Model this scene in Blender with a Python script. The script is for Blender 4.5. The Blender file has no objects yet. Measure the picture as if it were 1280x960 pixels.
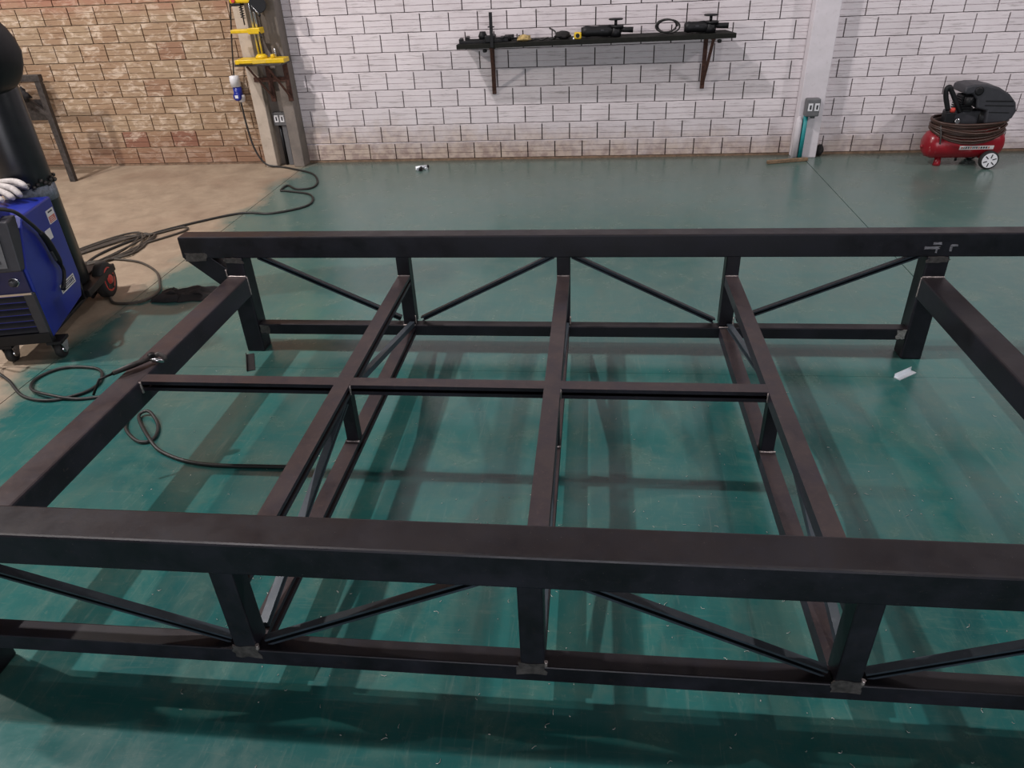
import bpy, bmesh, math, random
from mathutils import Vector, Matrix, noise
R = random.Random(7)
scene = bpy.context.scene
col = scene.collection
PI = math.pi

# ------------------------------------------------------------------ camera
cd = bpy.data.cameras.new('camera'); cam = bpy.data.objects.new('camera', cd); col.objects.link(cam)
cd.sensor_width = 36.0; cd.lens = 902.82 / 1280 * 36.0; cd.clip_start = .05
_f = Vector((-0.107897, 0.846148, -0.521912)); _r = Vector((0.994024, 0.100650, -0.042288))
_u = _r.cross(_f); _f.normalize(); _u.normalize(); _r = _f.cross(_u)
cam.matrix_world = Matrix(((_r.x, _u.x, -_f.x, 0), (_r.y, _u.y, -_f.y, 0), (_r.z, _u.z, -_f.z, 1.6), (0, 0, 0, 1)))
scene.camera = cam

# ------------------------------------------------------------------ world, lamps, exposure
w = bpy.data.worlds.new('world'); scene.world = w; w.use_nodes = True
w.node_tree.nodes['Background'].inputs[0].default_value = (.80, .82, .90, 1)
w.node_tree.nodes['Background'].inputs[1].default_value = .06
def lamp(name, loc, power, radius=.07, color=(1, .95, .965)):
    l = bpy.data.lights.new(name, 'POINT'); l.energy = power; l.color = color; l.shadow_soft_size = radius
    o = bpy.data.objects.new(name, l); col.objects.link(o); o.location = loc
    return o
lamp('ceiling_lamp_far_left', (-5.6, 2.3, 3.7), 390, .06, (1, .93, .87))
lamp('ceiling_lamp_left', (-4.7, 2.4, 7.4), 1150, .09)
lamp('ceiling_lamp_right', (2.2, 2.0, 6.0), 170, .09)
lamp('ceiling_lamp_far_right', (5.6, 2.9, 3.7), 250)
# daylight through the wide workshop door far behind the camera
l = bpy.data.lights.new('door_daylight', 'AREA'); l.shape = 'RECTANGLE'; l.size = 6.0; l.size_y = 3.2; l.energy = 330; l.color = (.95, .93, 1)
o = bpy.data.objects.new('door_daylight', l); col.objects.link(o); o.location = (.5, -9, 1.75); o.rotation_euler = (PI/2, 0, 0)
vs = scene.view_settings
vs.view_transform = 'Standard'; vs.look = 'None'; vs.gamma = 1; vs.use_curve_mapping = False
vs.exposure = 0.44

# ------------------------------------------------------------------ materials
def newmat(name):
    m = bpy.data.materials.new(name); m.use_nodes = True
    nt = m.node_tree; b = nt.nodes['Principled BSDF']
    return m, nt, b
def N(nt, t, **k):
    n = nt.nodes.new(t)
    for a, v in k.items():
        if a in n.inputs: n.inputs[a].default_value = v
        else: setattr(n, a, v)
    return n
def mix(nt, fac, a, b, mode='MIX'):
    n = nt.nodes.new('ShaderNodeMix'); n.data_type = 'RGBA'; n.blend_type = mode
    for s, v in ((0, fac), (6, a), (7, b)):
        if hasattr(v, 'is_linked') or hasattr(v, 'links'): nt.links.new(v, n.inputs[s])
        else: n.inputs[s].default_value = v if s == 0 else (*v, 1) if len(v) == 3 else v
    return n.outputs[2]
def ramp(nt, src, lo, hi, a=0., b=1.):
    n = nt.nodes.new('ShaderNodeMapRange'); n.inputs[1].default_value = lo; n.inputs[2].default_value = hi
    n.inputs[3].default_value = a; n.inputs[4].default_value = b
    nt.links.new(src, n.inputs[0]); return n.outputs[0]
def pos(nt, scale=(1, 1, 1)):
    g = nt.nodes.new('ShaderNodeNewGeometry'); m = nt.nodes.new('ShaderNodeVectorMath'); m.operation = 'MULTIPLY'
    m.inputs[1].default_value = scale; nt.links.new(g.outputs['Position'], m.inputs[0]); return m.outputs[0]
def noi(nt, vec, scale, detail=4, rough=.6, dist=0):
    n = N(nt, 'ShaderNodeTexNoise'); n.inputs['Scale'].default_value = scale; n.inputs['Detail'].default_value = detail
    n.inputs['Roughness'].default_value = rough; n.inputs['Distortion'].default_value = dist
    nt.links.new(vec, n.inputs['Vector']); return n.outputs[0]
def math_(nt, op, a, b=None):
    n = nt.nodes.new('ShaderNodeMath'); n.operation = op
    for i, v in ((0, a), (1, b)):
        if v is None: continue
        if hasattr(v, 'links'): nt.links.new(v, n.inputs[i])
        else: n.inputs[i].default_value = v
    return n.outputs[0]
def bump(nt, b, h, strength=.3, dist=.01):
    n = nt.nodes.new('ShaderNodeBump'); n.inputs['Strength'].default_value = strength; n.inputs['Distance'].default_value = dist
    nt.links.new(h, n.inputs['Height']); nt.links.new(n.outputs[0], b.inputs['Normal'])
def simple(name, c, rough=.5, metal=0., var=.15, scale=30, spec=.5):
    m, nt, b = newmat(name)
    n = noi(nt, pos(nt), scale)
    f = ramp(nt, n, .3, .7)
    nt.links.new(mix(nt, f, tuple(x * (1 - var) for x in c), tuple(min(1, x * (1 + var)) for x in c)), b.inputs['Base Color'])
    b.inputs['Roughness'].default_value = rough; b.inputs['Metallic'].default_value = metal
    b.inputs['Specular IOR Level'].default_value = spec
    return m

def mat_steel(name, base, dusty, rough=.42):
    m, nt, b = newmat(name)
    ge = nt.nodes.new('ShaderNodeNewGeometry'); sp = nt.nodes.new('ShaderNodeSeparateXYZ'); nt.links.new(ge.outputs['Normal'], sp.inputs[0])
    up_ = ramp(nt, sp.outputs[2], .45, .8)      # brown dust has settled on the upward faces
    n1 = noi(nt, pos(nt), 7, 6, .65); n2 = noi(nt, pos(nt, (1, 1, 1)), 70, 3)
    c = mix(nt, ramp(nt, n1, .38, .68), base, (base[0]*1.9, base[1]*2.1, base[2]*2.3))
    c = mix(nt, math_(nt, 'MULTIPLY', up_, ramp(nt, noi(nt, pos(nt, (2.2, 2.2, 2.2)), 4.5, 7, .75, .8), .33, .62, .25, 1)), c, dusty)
    c = mix(nt, ramp(nt, n2, .60, .78, 0, .6), c, (dusty[0]*1.8, dusty[1]*1.7, dusty[2]*1.6))
    sc = noi(nt, pos(nt, (2, 2, 2)), 160, 2, .5)
    c = mix(nt, ramp(nt, sc, .74, .80, 0, .7), c, (.20, .17, .16))
    nt.links.new(c, b.inputs['Base Color'])
    b.inputs['Metallic'].default_value = .1; b.inputs['Specular IOR Level'].default_value = .35
    nt.links.new(ramp(nt, n1, .3, .7, rough - .08, rough + .14), b.inputs['Roughness'])
    bump(nt, b, n2, .06, .003)
    return m
M = {}
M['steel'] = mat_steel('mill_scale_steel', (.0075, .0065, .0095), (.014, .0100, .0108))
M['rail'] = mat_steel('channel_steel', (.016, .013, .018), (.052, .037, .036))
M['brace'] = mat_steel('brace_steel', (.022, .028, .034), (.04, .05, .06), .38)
M['weld'] = simple('weld_metal', (.42, .36, .34), .4, .6, .5, 200)
M['ground'] = simple('ground_bare_steel', (.085, .075, .072), .45, .4, .5, 60)
M['scuff'] = simple('scuffed_steel', (.24, .23, .25), .5, .2, .4, 80)
M['black'] = simple('black_plastic', (.007, .007, .008), .5, 0, .2, 30, .3)
M['darkgrey'] = simple('dark_grey_plastic', (.030, .030, .036), .5, 0, .15)
M['rubber'] = simple('rubber', (.009, .009, .009), .7, 0, .2)
M['cable'] = simple('cable_rubber', (.016, .015, .014), .5, 0, .2)
M['greycable'] = simple('dusty_cable', (.055, .045, .035), .6, 0, .3)
M['blue'] = simple('welder_blue_paint', (.009, .022, .25), .36, 0, .12, 8)
M['darkblue'] = simple('dark_blue_panel', (.012, .014, .07), .4, 0, .1)
M['chrome'] = simple('bright_metal', (.62, .62, .62), .22, 1., .08)
M['alu'] = simple('bare_aluminium', (.78, .82, .86), .35, .35, .05)
M['white'] = simple('white_plastic', (.72, .72, .74), .45, 0, .06)
M['red'] = simple('red_enamel', (.26, .009, .017), .28, 0, .12, 10)
M['redhub'] = simple('red_hub', (.50, .05, .035), .5, 0, .15)
M['yellow'] = simple('yellow_paint', (.70, .46, .012), .38, 0, .12)
M['teal'] = simple('teal_pipe', (.012, .24, .25), .45, 0, .1)
M['box'] = simple('grey_socket_box', (.12, .12, .125), .5, 0, .1)
M['rust'] = simple('rusty_steel', (.075, .030, .020), .75, .1, .5, 60)
M['plank'] = simple('dark_shelf_board', (.008, .008, .006), .75, 0, .4, 25, .25)
M['hose'] = simple('brown_air_hose', (.055, .026, .018), .45, 0, .25)
M['wood'] = simple('weathered_wood', (.20, .13, .075), .75, 0, .4, 40)
M['glove'] = simple('pale_leather', (.50, .46, .44), .8, 0, .2, 60)
M['rag'] = simple('black_rag', (.012, .010, .010), .9, 0, .4)
M['yrag'] = simple('yellowish_cloth', (.42, .30, .12), .85, 0, .5, 60)
M['cyl'] = simple('black_cylinder_paint', (.014, .015, .017), .33, 0, .3, 12)
M['cylgrey'] = simple('worn_grey_paint', (.16, .18, .22), .5, 0, .5, 60)
M['label_w'] = simple('white_label', (.72, .70, .68), .5, 0, .05)
M['label_r'] = simple('red_label_print', (.55, .16, .12), .5, 0, .05)
M['ink'] = simple('label_ink', (.03, .03, .035), .5, 0, .05)
M['stand'] = simple('worn_grey_steel', (.055, .048, .045), .5, .3, .5, 40)
M['shaving'] = simple('metal_shaving', (.62, .60, .56), .35, .6, .3, 300)
M['joint'] = simple('joint_dirt', (.018, .020, .018), .9, 0, .3)

def mat_painted(name='painted_brick', brickmap=False):
    m, nt, b = newmat(name)
    p = pos(nt)
    oi = nt.nodes.new('ShaderNodeObjectInfo')
    streak = noi(nt, pos(nt, (3.2, 3.2, 42)), 1.6, 6, .75, .2)
    blot = noi(nt, p, 5, 5, .6)
    c = mix(nt, ramp(nt, oi.outputs['Random'], 0, 1), (.66, .60, .615), (.74, .675, .69))
    c = mix(nt, ramp(nt, blot, .45, .75, 0, .35), c, (.50, .43, .44))
    c = mix(nt, ramp(nt, streak, .54, .72, 0, .8), c, (.20, .165, .155))
    # stained foot of the wall
    sep = nt.nodes.new('ShaderNodeSeparateXYZ'); nt.links.new(p, sep.inputs[0])
    zz = math_(nt, 'ADD', sep.outputs[2], math_(nt, 'MULTIPLY', math_(nt, 'SUBTRACT', noi(nt, p, 4.5, 5, .7), .5), .45))
    zz = math_(nt, 'ADD', zz, math_(nt, 'MULTIPLY', sep.outputs[0], .035))
    st = ramp(nt, zz, .30, .02, 0, .8)
    c = mix(nt, st, c, mix(nt, ramp(nt, noi(nt, p, 17, 4), .42, .6), (.50, .38, .29), (.27, .17, .13)))
    nt.links.new(c, b.inputs['Base Color']); b.inputs['Roughness'].default_value = .62
    bump(nt, b, streak, .25, .004)
    return m
M['painted'] = mat_painted()
def mat_raw():
    m, nt, b = newmat('raw_clay_brick')
    p = pos(nt); oi = nt.nodes.new('ShaderNodeObjectInfo'); rnd = oi.outputs['Random']
    c = mix(nt, ramp(nt, rnd, .0, .85), (.37, .265, .17), (.32, .205, .125))
    c = mix(nt, ramp(nt, rnd, .955, .965), c, (.25, .115, .075))
    wash = noi(nt, pos(nt, (1, 1, 2.2)), 9, 6, .7, .6)
    c = mix(nt, ramp(nt, wash, .50, .62, 0, .85), c, (.62, .50, .385))
    c = mix(nt, ramp(nt, noi(nt, pos(nt, (1, 1, 6)), 12, 6, .75), .54, .70, 0, .75), c, (.13, .065, .045))
    sep = nt.nodes.new('ShaderNodeSeparateXYZ'); nt.links.new(p, sep.inputs[0])
    zz = math_(nt, 'ADD', sep.outputs[2], math_(nt, 'MULTIPLY', math_(nt, 'SUBTRACT', noi(nt, p, 3, 4), .5), .35))
    c = mix(nt, ramp(nt, zz, .30, .08, 0, .6), c, (.22, .10, .06))
    c = mix(nt, ramp(nt, zz, 1.22, 1.36, 0, .6), c, (.33, .12, .08))
    nt.links.new(c, b.inputs['Base Color']); b.inputs['Roughness'].default_value = .8
    bump(nt, b, wash, .3, .006)
    return m
M['raw'] = mat_raw()
M['mortar_raw'] = simple('raw_mortar', (.30, .205, .13), .9, 0, .35, 20)
M['mortar_white'] = simple('painted_mortar', (.62, .56, .575), .8, 0, .25, 20)
M['foot'] = simple('dirty_foot_mortar', (.20, .13, .085), .9, 0, .4, 25)
M['recess'] = simple('joint_shadow_dirt', (.05, .038, .035), .9, 0, .4, 30)
def mat_concrete(name, a, bb, c2):
    m, nt, b = newmat(name); p = pos(nt)
    n = noi(nt, p, 6, 6, .65); n2 = noi(nt, p, 30, 4, .6)
    c = mix(nt, ramp(nt, n, .35, .65), a, bb); c = mix(nt, ramp(nt, n2, .58, .75, 0, .5), c, c2)
    nt.links.new(c, b.inputs['Base Color']); b.inputs['Roughness'].default_value = .75; bump(nt, b, n2, .2, .004)
    return m
M['col_grey'] = mat_concrete('bare_concrete', (.15, .13, .115), (.22, .185, .16), (.10, .08, .065))
M['col_pale'] = mat_concrete('pale_plaster', (.42, .35, .28), (.52, .44, .36), (.26, .20, .16))
M['col_white'] = mat_concrete('white_painted_concrete', (.60, .56, .58), (.68, .63, .66), (.50, .45, .46))

def mat_floor():
    m, nt, b = newmat('worn_green_epoxy_and_concrete'); p = pos(nt)
    sep = nt.nodes.new('ShaderNodeSeparateXYZ'); nt.links.new(p, sep.inputs[0])
    big = noi(nt, p, 1.1, 5, .6); mid = noi(nt, p, 5.5, 6, .7, .4); fine = noi(nt, p, 46, 5, .7)
    scr = noi(nt, pos(nt, (18, 1.6, 1)), 2.6, 6, .7, 1.4); scr2 = noi(nt, pos(nt, (1.8, 22, 1)), 2.2, 6, .7, 1.2)
    g = mix(nt, ramp(nt, big, .35, .65), (.014, .098, .094), (.028, .138, .126))
    g = mix(nt, ramp(nt, mid, .46, .68, 0, .75), g, (.070, .145, .118))
    g = mix(nt, ramp(nt, noi(nt, p, 2.3, 6, .7, .8), .52, .70, 0, .55), g, (.075, .125, .105))
    g = mix(nt, ramp(nt, fine, .60, .76, 0, .6), g, (.12, .19, .165))
    g = mix(nt, ramp(nt, scr, .57, .72, 0, .42), g, (.14, .21, .18))
    g = mix(nt, ramp(nt, scr2, .57, .72, 0, .4), g, (.12, .17, .14))
    # greyer and paler towards the wall, brown along its foot
    gr = math_(nt, 'ADD', sep.outputs[1], math_(nt, 'MULTIPLY', math_(nt, 'SUBTRACT', mid, .5), 1.6))
    g = mix(nt, ramp(nt, gr, 2.2, 5.8, 0, .75), g, (.12, .155, .135))
    g = mix(nt, ramp(nt, sep.outputs[1], 6.12, 6.27, 0, .55), g, (.11, .08, .06))
    c = mix(nt, ramp(nt, mid, .35, .65), (.25, .19, .135), (.36, .28, .20))
    c = mix(nt, ramp(nt, big, .50, .70, 0, .6), c, (.20, .125, .085))
    c = mix(nt, ramp(nt, fine, .60, .80, 0, .4), c, (.50, .39, .28))
    # ragged paint edge along the joint
    ex = math_(nt, 'ADD', sep.outputs[0], math_(nt, 'MULTIPLY', math_(nt, 'SUBTRACT', noi(nt, p, 2.6, 5, .65), .5), .55))
    e = ramp(nt, ex, -2.62, -2.44)
    nt.links.new(mix(nt, e, c, g), b.inputs['Base Color'])
    rg = ramp(nt, mid, .3, .7, .17, .30)
    ro = nt.nodes.new('ShaderNodeMix'); ro.data_type = 'FLOAT'
    nt.links.new(e, ro.inputs[0]); ro.inputs[2].default_value = .62; nt.links.new(rg, ro.inputs[3])
    nt.links.new(ro.outputs[0], b.inputs['Roughness'])
    bump(nt, b, fine, .05, .003)
    return m
M['floor'] = mat_floor()

# ------------------------------------------------------------------ mesh helpers
class MB:
    def __init__(s): s.v = []; s.f = []; s.sm = []
    def add(s, v, f, smooth=False):
        o = len(s.v); s.v += [Vector(p) for p in v]
        for q in f: s.f.append([i + o for i in q]); s.sm.append(smooth)
        return s
    def box(s, lo, hi, ax=None, c=None):
        x0, y0, z0 = lo; x1, y1, z1 = hi
        v = [(x0,y0,z0),(x1,y0,z0),(x1,y1,z0),(x0,y1,z0),(x0,y0,z1),(x1,y0,z1),(x1,y1,z1),(x0,y1,z1)]
        return s.add(v, [(0,3,2,1),(4,5,6,7),(0,1,5,4),(1,2,6,5),(2,3,7,6),(3,0,4,7)])
    def cbox(s, c, d): return s.box([c[i]-d[i]/2 for i in range(3)], [c[i]+d[i]/2 for i in range(3)])
    def prof(s, poly, p0, p1, up=(0,0,1), smooth=False):
        # poly: closed 2d outline (a along side, b along up), extruded p0 -> p1
        p0 = Vector(p0); p1 = Vector(p1); d = (p1-p0).normalized(); up = Vector(up)
        side = d.cross(up).normalized(); up = side.cross(d)
        n = len(poly)
        v = [p0 + side*a + up*b for a, b in poly] + [p1 + side*a + up*b for a, b in poly]
        f = [tuple((i, (i+1) % n, (i+1) % n + n, i+n)) for i in range(n)]
        o = len(s.v); s.add(v, f, smooth)
        s.f.append([o+i for i in range(n)][::-1]); s.sm.append(False)
        s.f.append([o+n+i for i in range(n)]); s.sm.append(False)
        return s
    def bar(s, p0, p1, w_, h_, up=(0,0,1)):
        return s.prof([(-w_/2,-h_/2),(w_/2,-h_/2),(w_/2,h_/2),(-w_/2,h_/2)], p0, p1, up)
    def tube(s, path, r, n=8, closed=False):
        P = [Vector(p) for p in path]; m = len(P); rings = []
        rr = r if isinstance(r, (list, tuple)) else [r]*m
        prev = None
        o = len(s.v)
        for i, p in enumerate(P):
            a = P[(i-1) % m] if (closed or i) else p; b = P[(i+1) % m] if (closed or i < m-1) else p
            t = (b-a).normalized()
            if prev is None:
                q = t.orthogonal().normalized()
            else:
                q = (prev - t*prev.dot(t)); q = q.normalized() if q.length > 1e-6 else t.orthogonal().normalized()
            prev = q; k = t.cross(q)
            for j in range(n):
                an = 2*PI*j/n; s.v.append(p + (q*math.cos(an) + k*math.sin(an))*rr[i])
        for i in range(m if closed else m-1):
            i2 = (i+1) % m
            for j in range(n):
                s.f.append([o+i*n+j, o+i*n+(j+1) % n, o+i2*n+(j+1) % n, o+i2*n+j]); s.sm.append(True)
        if not closed:
            s.f.append([o+j for j in range(n)][::-1]); s.sm.append(False)
            s.f.append([o+(m-1)*n+j for j in range(n)]); s.sm.append(False)
        return s
    def lathe(s, prof, c, axis=(0,0,1), n=24):
        # prof: [(radius, height along axis)]
        ax = Vector(axis).normalized(); q = ax.orthogonal().normalized(); k = ax.cross(q); c = Vector(c); o = len(s.v)
        for r_, h in prof:
            for j in range(n):
                an = 2*PI*j/n; s.v.append(c + ax*h + (q*math.cos(an)+k*math.sin(an))*max(r_, 1e-4))
        for i in range(len(prof)-1):
            for j in range(n):
                s.f.append([o+i*n+j, o+i*n+(j+1) % n, o+(i+1)*n+(j+1) % n, o+(i+1)*n+j]); s.sm.append(True)
        s.f.append([o+j for j in range(n)][::-1]); s.sm.append(False)
        s.f.append([o+(len(prof)-1)*n+j for j in range(n)]); s.sm.append(False)
        return s
WL = {}
def wl(o): return WL.get(o.name, Vector((0,0,0)))
def part(name, mb, mat, parent=None, bevel=0, label=None, seg=2, loc=None, smooth=None):
    """mesh coordinates are world coordinates; the origin goes to the middle (or loc)"""
    vs_ = mb.v
    if loc is None:
        lo = Vector([min(v[i] for v in vs_) for i in range(3)]); hi = Vector([max(v[i] for v in vs_) for i in range(3)])
        c = (lo+hi)/2
        if parent is None: c.z = lo.z
    else: c = Vector(loc)
    me = bpy.data.meshes.new(name)
    me.from_pydata([tuple(v-c) for v in vs_], [], mb.f)
    for p, s_ in zip(me.polygons, mb.sm): p.use_smooth = s_
    bm = bmesh.new(); bm.from_mesh(me)
    bmesh.ops.recalc_face_normals(bm, faces=bm.faces)
    if bevel:
        es = [e for e in bm.edges if len(e.link_faces) == 2 and e.calc_face_angle(0) > .6]
        bmesh.ops.bevel(bm, geom=es, offset=bevel, segments=seg, profile=.5, affect='EDGES', clamp_overlap=True)
    bm.to_mesh(me); bm.free()
    if smooth is not None:
        for p in me.polygons: p.use_smooth = smooth
    me.materials.append(mat if not isinstance(mat, str) else M[mat])
    o = bpy.data.objects.new(name, me); col.objects.link(o)
    WL[o.name] = c
    if parent: o.parent = parent; o.location = c - wl(parent)
    else: o.location = c
    if label: o['label'] = label
    return o
def thing(name, loc, label, cat, group=None):
    o = bpy.data.objects.new(name, None); col.objects.link(o); o.location = loc; WL[o.name] = Vector(loc)
    o.empty_display_size = .1
    return tag(o, label, cat, group)
def tag(o, label, cat, group=None):
    o['label'] = label; o['category'] = cat
    if group: o['group'] = group
    return o
def struct(o): o['kind'] = 'structure'; return o
def smoothpath(pts, k=6):
    P = [Vector(p) for p in pts]; out = []
    for i in range(len(P)-1):
        a = P[max(i-1, 0)]; b = P[i]; c = P[i+1]; d = P[min(i+2, len(P)-1)]
        for j in range(k):
            t = j/k
            out.append(.5*((2*b)+(c-a)*t+(2*a-5*b+4*c-d)*t*t+(3*b-a-3*c+d)*t**3))
    out.append(P[-1]); return out

# ------------------------------------------------------------------ floor
fl = struct(part('floor', MB().box((-9, -1.2, -.14), (7, 6.5, -.05)), 'joint'))
G = .0025
xs = [-9, -2.52, 1.69, 7]; ys = [-1.2, 2.70, 6.5]
for i in range(3):
    for j in range(2):
        part('slab', MB().box((xs[i]+G, ys[j]+.0006, -.055), (xs[i+1]-G, ys[j+1]-.0006, 0)), 'floor', fl)

# ------------------------------------------------------------------ walls of hollow clay bricks
YW = 6.282; PX = .231; PZ = .1425
bcache = {}
def brick_mesh(wd, mk, z0=0, z1=1):
    key = (round(wd, 3), mk, z0, z1)
    if key in bcache: return bcache[key]
    h = .132; gd = .006; gw = .003
    # outline over z (from bottom) with two grooves, front towards -y
    prof = [(0, -h/2), (-.022, -h/2)]
    for k in (1, 2):
        zc = -h/2 + h*k/3
        prof += [(-.022, zc-gw), (-.022+gd, zc-gw*.4), (-.022+gd, zc+gw*.4), (-.022, zc+gw)]
    prof += [(-.022, h/2), (0, h/2)]
    n = len(prof)
    v = [(-wd/2, y, z) for y, z in prof] + [(wd/2, y, z) for y, z in prof]
    f = [(i, (i+1) % n, (i+1) % n+n, i+n) for i in range(n)] + [tuple(range(n))[::-1], tuple(range(n, 2*n))]
    me = bpy.data.meshes.new('brick'); me.from_pydata(v, [], f)
    bm = bmesh.new(); bm.from_mesh(me); bmesh.ops.recalc_face_normals(bm, faces=bm.faces); bm.to_mesh(me); bm.free()
    me.materials.append(M[mk]); bcache[key] = me
    return me
def wall(name, x0, x1, mk, mortar, phase):
    mb = MB().box((x0, YW+.022, 0), (x1, YW+.20, 4.6))
    wl_ = struct(part(name, mb, 'recess'))
    NR = 12
    m2 = MB()
    for k in range(1, NR+1):
        z = k*PZ + .0125
        m2.box((x0, YW+.0035, z-.0075), (x1, YW+.0225, z+.0035))
    part('mortar_bed', m2, mortar, wl_)
    part('foot_mortar', MB().box((x0, YW+.001, 0), (x1, YW+.0225, .0165)), 'foot', wl_)
    part('upper_wall', MB().box((x0, YW+.002, NR*PZ+.02), (x1, YW+.0222, 4.6)), mk, wl_)
    for k in range(NR):
        z = (k+.5)*PZ + .016
        off = phase + (PX/2 if k % 2 else 0) + R.uniform(-.018, .018)
        x = x0 - ((x0 - off) % PX)
        while x < x1:
            a = max(x+.0045, x0+.002); b = min(x+PX-.0045, x1-.002)
            if b-a > .03:
                if b-a > PX*.97: wd = PX-.009; 
                else: wd = round(b-a, 3)
                me = brick_mesh(wd, mk)
                o = bpy.data.objects.new('brick', me); col.objects.link(o); o.parent = wl_
                o.location = Vector(((a+b)/2, YW+.022+R.uniform(-.0015, .0015), z)) - WL[wl_.name]
            x += PX
    return wl_
wall('wall_back_left', -6.25, -2.861, 'raw', 'mortar_raw', .06)
wall('wall_back', -2.509, 1.60, 'painted', 'mortar_white', -1.61+.231/2)
wall('wall_back_right', 1.786, 4.7, 'painted', 'mortar_white', .02)

# left concrete column with a recessed face
cl = struct(part('trim_1', MB().box((-2.757, 6.252, 0), (-2.606, 6.44, 4.6)), 'col_grey'))
part('flange', MB().box((-2.86, 6.15, 0), (-2.757, 6.44, 4.6)), 'col_pale', cl, .006)
part('flange', MB().box((-2.606, 6.15, 0), (-2.51, 6.44, 4.6)), 'col_grey', cl, .006)
# right white column
struct(part('trim_2', MB().box((1.60, 6.175, 0), (1.786, 6.44, 4.6)), 'col_white', None, .006))

def socket_face(o, x, y, z, w_=.036, h_=.058):
    p = part('socket', MB().box((x-w_/2, y-.004, z-h_/2), (x+w_/2, y+.002, z+h_/2)), 'white', o, .002, label='white socket plate')
    part('slot', MB().box((x-.006, y-.0052, z-.016), (x+.007, y-.003, z+.016)), 'ink', p)
# left socket box + conduits
s = thing('socket_box', (-2.676, 6.252, .338), 'dusty grey double socket box in the recess of the bare concrete column, under the drill', 'socket box', 'grey socket boxes on the columns')
part('box_body', MB().box((-2.736, 6.205, .338), (-2.620, 6.252, .445)), 'box', s, .004)
socket_face(s, -2.705, 6.205, .395); socket_face(s, -2.655, 6.205, .395)
tag(part('conduit', MB().tube([(-2.698, 6.236, 0), (-2.698, 6.236, .337)], .014, 10), 'black'), 'thin black conduit below the socket box on the bare concrete column', 'conduit')
tag(part('conduit', MB().box((-2.676, 6.218, 0), (-2.634, 6.252, .337)), 'box', None, .004), 'grey square conduit beside the black one on the bare concrete column', 'conduit')
# right socket box + teal pipe + white pipe
s = thing('socket_box', (1.69, 6.175, .34), 'grey double socket box on the white column above the teal pipe', 'socket box', 'grey socket boxes on the columns')
part('box_body', MB().box((1.632, 6.10, .335), (1.735, 6.175, .465)), 'box', s, .008)
part('gland', MB().tube([(1.70, 6.135, .318), (1.70, 6.135, .336)], .016, 10), 'box', s)
socket_face(s, 1.662, 6.10, .405, .034, .056); socket_face(s, 1.711, 6.10, .405, .034, .056)
tag(part('teal_pipe', MB().tube([(1.652, 6.148, 0), (1.652, 6.148, .336)], .017, 12), 'teal'), 'teal plastic pipe running from the floor up to the grey socket box', 'pipe')
tag(part('white_pipe', MB().tube([(1.606, 6.150, 0), (1.606, 6.150, .30), (1.606, 6.158, .33)], [.024, .024, .012], 14), 'col_white'), 'white painted pipe at the left edge of the white column', 'pipe')

# ------------------------------------------------------------------ the welded steel frame
YR, WR, TR, BR = 2.855, .078, .5610, .4630
YF, WF, TF, BF = 1.0575, .0975, .5355, .4435
X1, X2, X3, XL, XR = -.8165, -.1217, .5759, -1.5732, 1.3638
RT, RW, RH = .3775, .0526, .040
PW = .0565; LW = .085; SW = .0919; SH = .0926
YM, MW, MH = 1.983, .049, .037
CtF, CbF, CtR, CbR, CW = .167, .114, .142, .0905, .0512
yfp = YF + (WF-PW)/2; yrp = YR + (WR-PW)/2
fr = thing('steel_chassis', (-.1, 1.98, 0), 'low welded chassis of dark steel beams, rails and braces on the green floor', 'frame')
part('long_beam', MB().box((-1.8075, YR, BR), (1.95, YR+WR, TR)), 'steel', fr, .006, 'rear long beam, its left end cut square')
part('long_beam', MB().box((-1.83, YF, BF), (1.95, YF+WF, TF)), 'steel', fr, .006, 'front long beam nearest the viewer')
# strut under the left overhang of the rear beam
y0, y1 = YR+.003, YR+WR-.003
poly = [(-1.806, BR+.002), (-1.675, BR+.002), (-1.6155, .415), (-1.6155, .335), (-1.668, .338), (-1.79, .447)]
mb = MB(); n = len(poly)
mb.add([(x, y0, z) for x, z in poly]+[(x, y1, z) for x, z in poly], [(i, (i+1) % n, (i+1) % n+n, i+n) for i in range(n)]+[tuple(range(n)), tuple(range(n, 2*n))])
st = part('strut', mb, 'steel', fr, .003, 'slanting strut under the left end of the rear beam')

def patch(parent, x0, x1, z0, z1, y, mat, label):
    cx, cz, rx, rz = (x0+x1)/2, (z0+z1)/2, (x1-x0)/2, (z1-z0)/2
    pts = []
    for k in range(16):
        an = 2*PI*k/16; c_, s_ = math.cos(an), math.sin(an); q = 1/max(abs(c_), abs(s_))*R.uniform(.72, 1.04)
        pts.append((cx+rx*q*c_, cz+rz*q*s_))
    mb = MB(); n = len(pts)
    mb.add([(x, y, z) for x, z in pts]+[(x, y+.004, z) for x, z in pts], [(i,(i+1) % n,(i+1) % n+n,i+n) for i in range(n)]+[tuple(range(n)), tuple(range(n,2*n))])
    return part('ground_patch', mb, mat, parent, 0, label)
# side beams
yb0, yb1 = YF+WF-.02, YR+(WR-LW)/2
for x in (XL, XR):
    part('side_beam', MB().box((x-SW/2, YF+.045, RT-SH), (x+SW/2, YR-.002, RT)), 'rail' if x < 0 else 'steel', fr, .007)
patch(st, -1.802, -1.69, BR-.014, BR+.030, YR-.0008, 'ground', 'bare ground patch at the beam end')
# legs
def leg(x, y, z1): return part('leg', MB().box((x-LW/2, y, 0), (x+LW/2, y+LW, z1)), 'steel', fr, .006)
leg(XL, YR-.004, BR+.002); lr = leg(XR, YR-.004, BR+.002)
leg(XL-.012, YF+.006, BF+.002); leg(XR, YF+.006, BF+.002)
for x in (XL, XR):
    patch(fr, x-.046, x+.046, BR-.022, BR+.004, YR-.0052, 'ground', 'bare ground patch at the leg top')
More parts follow.
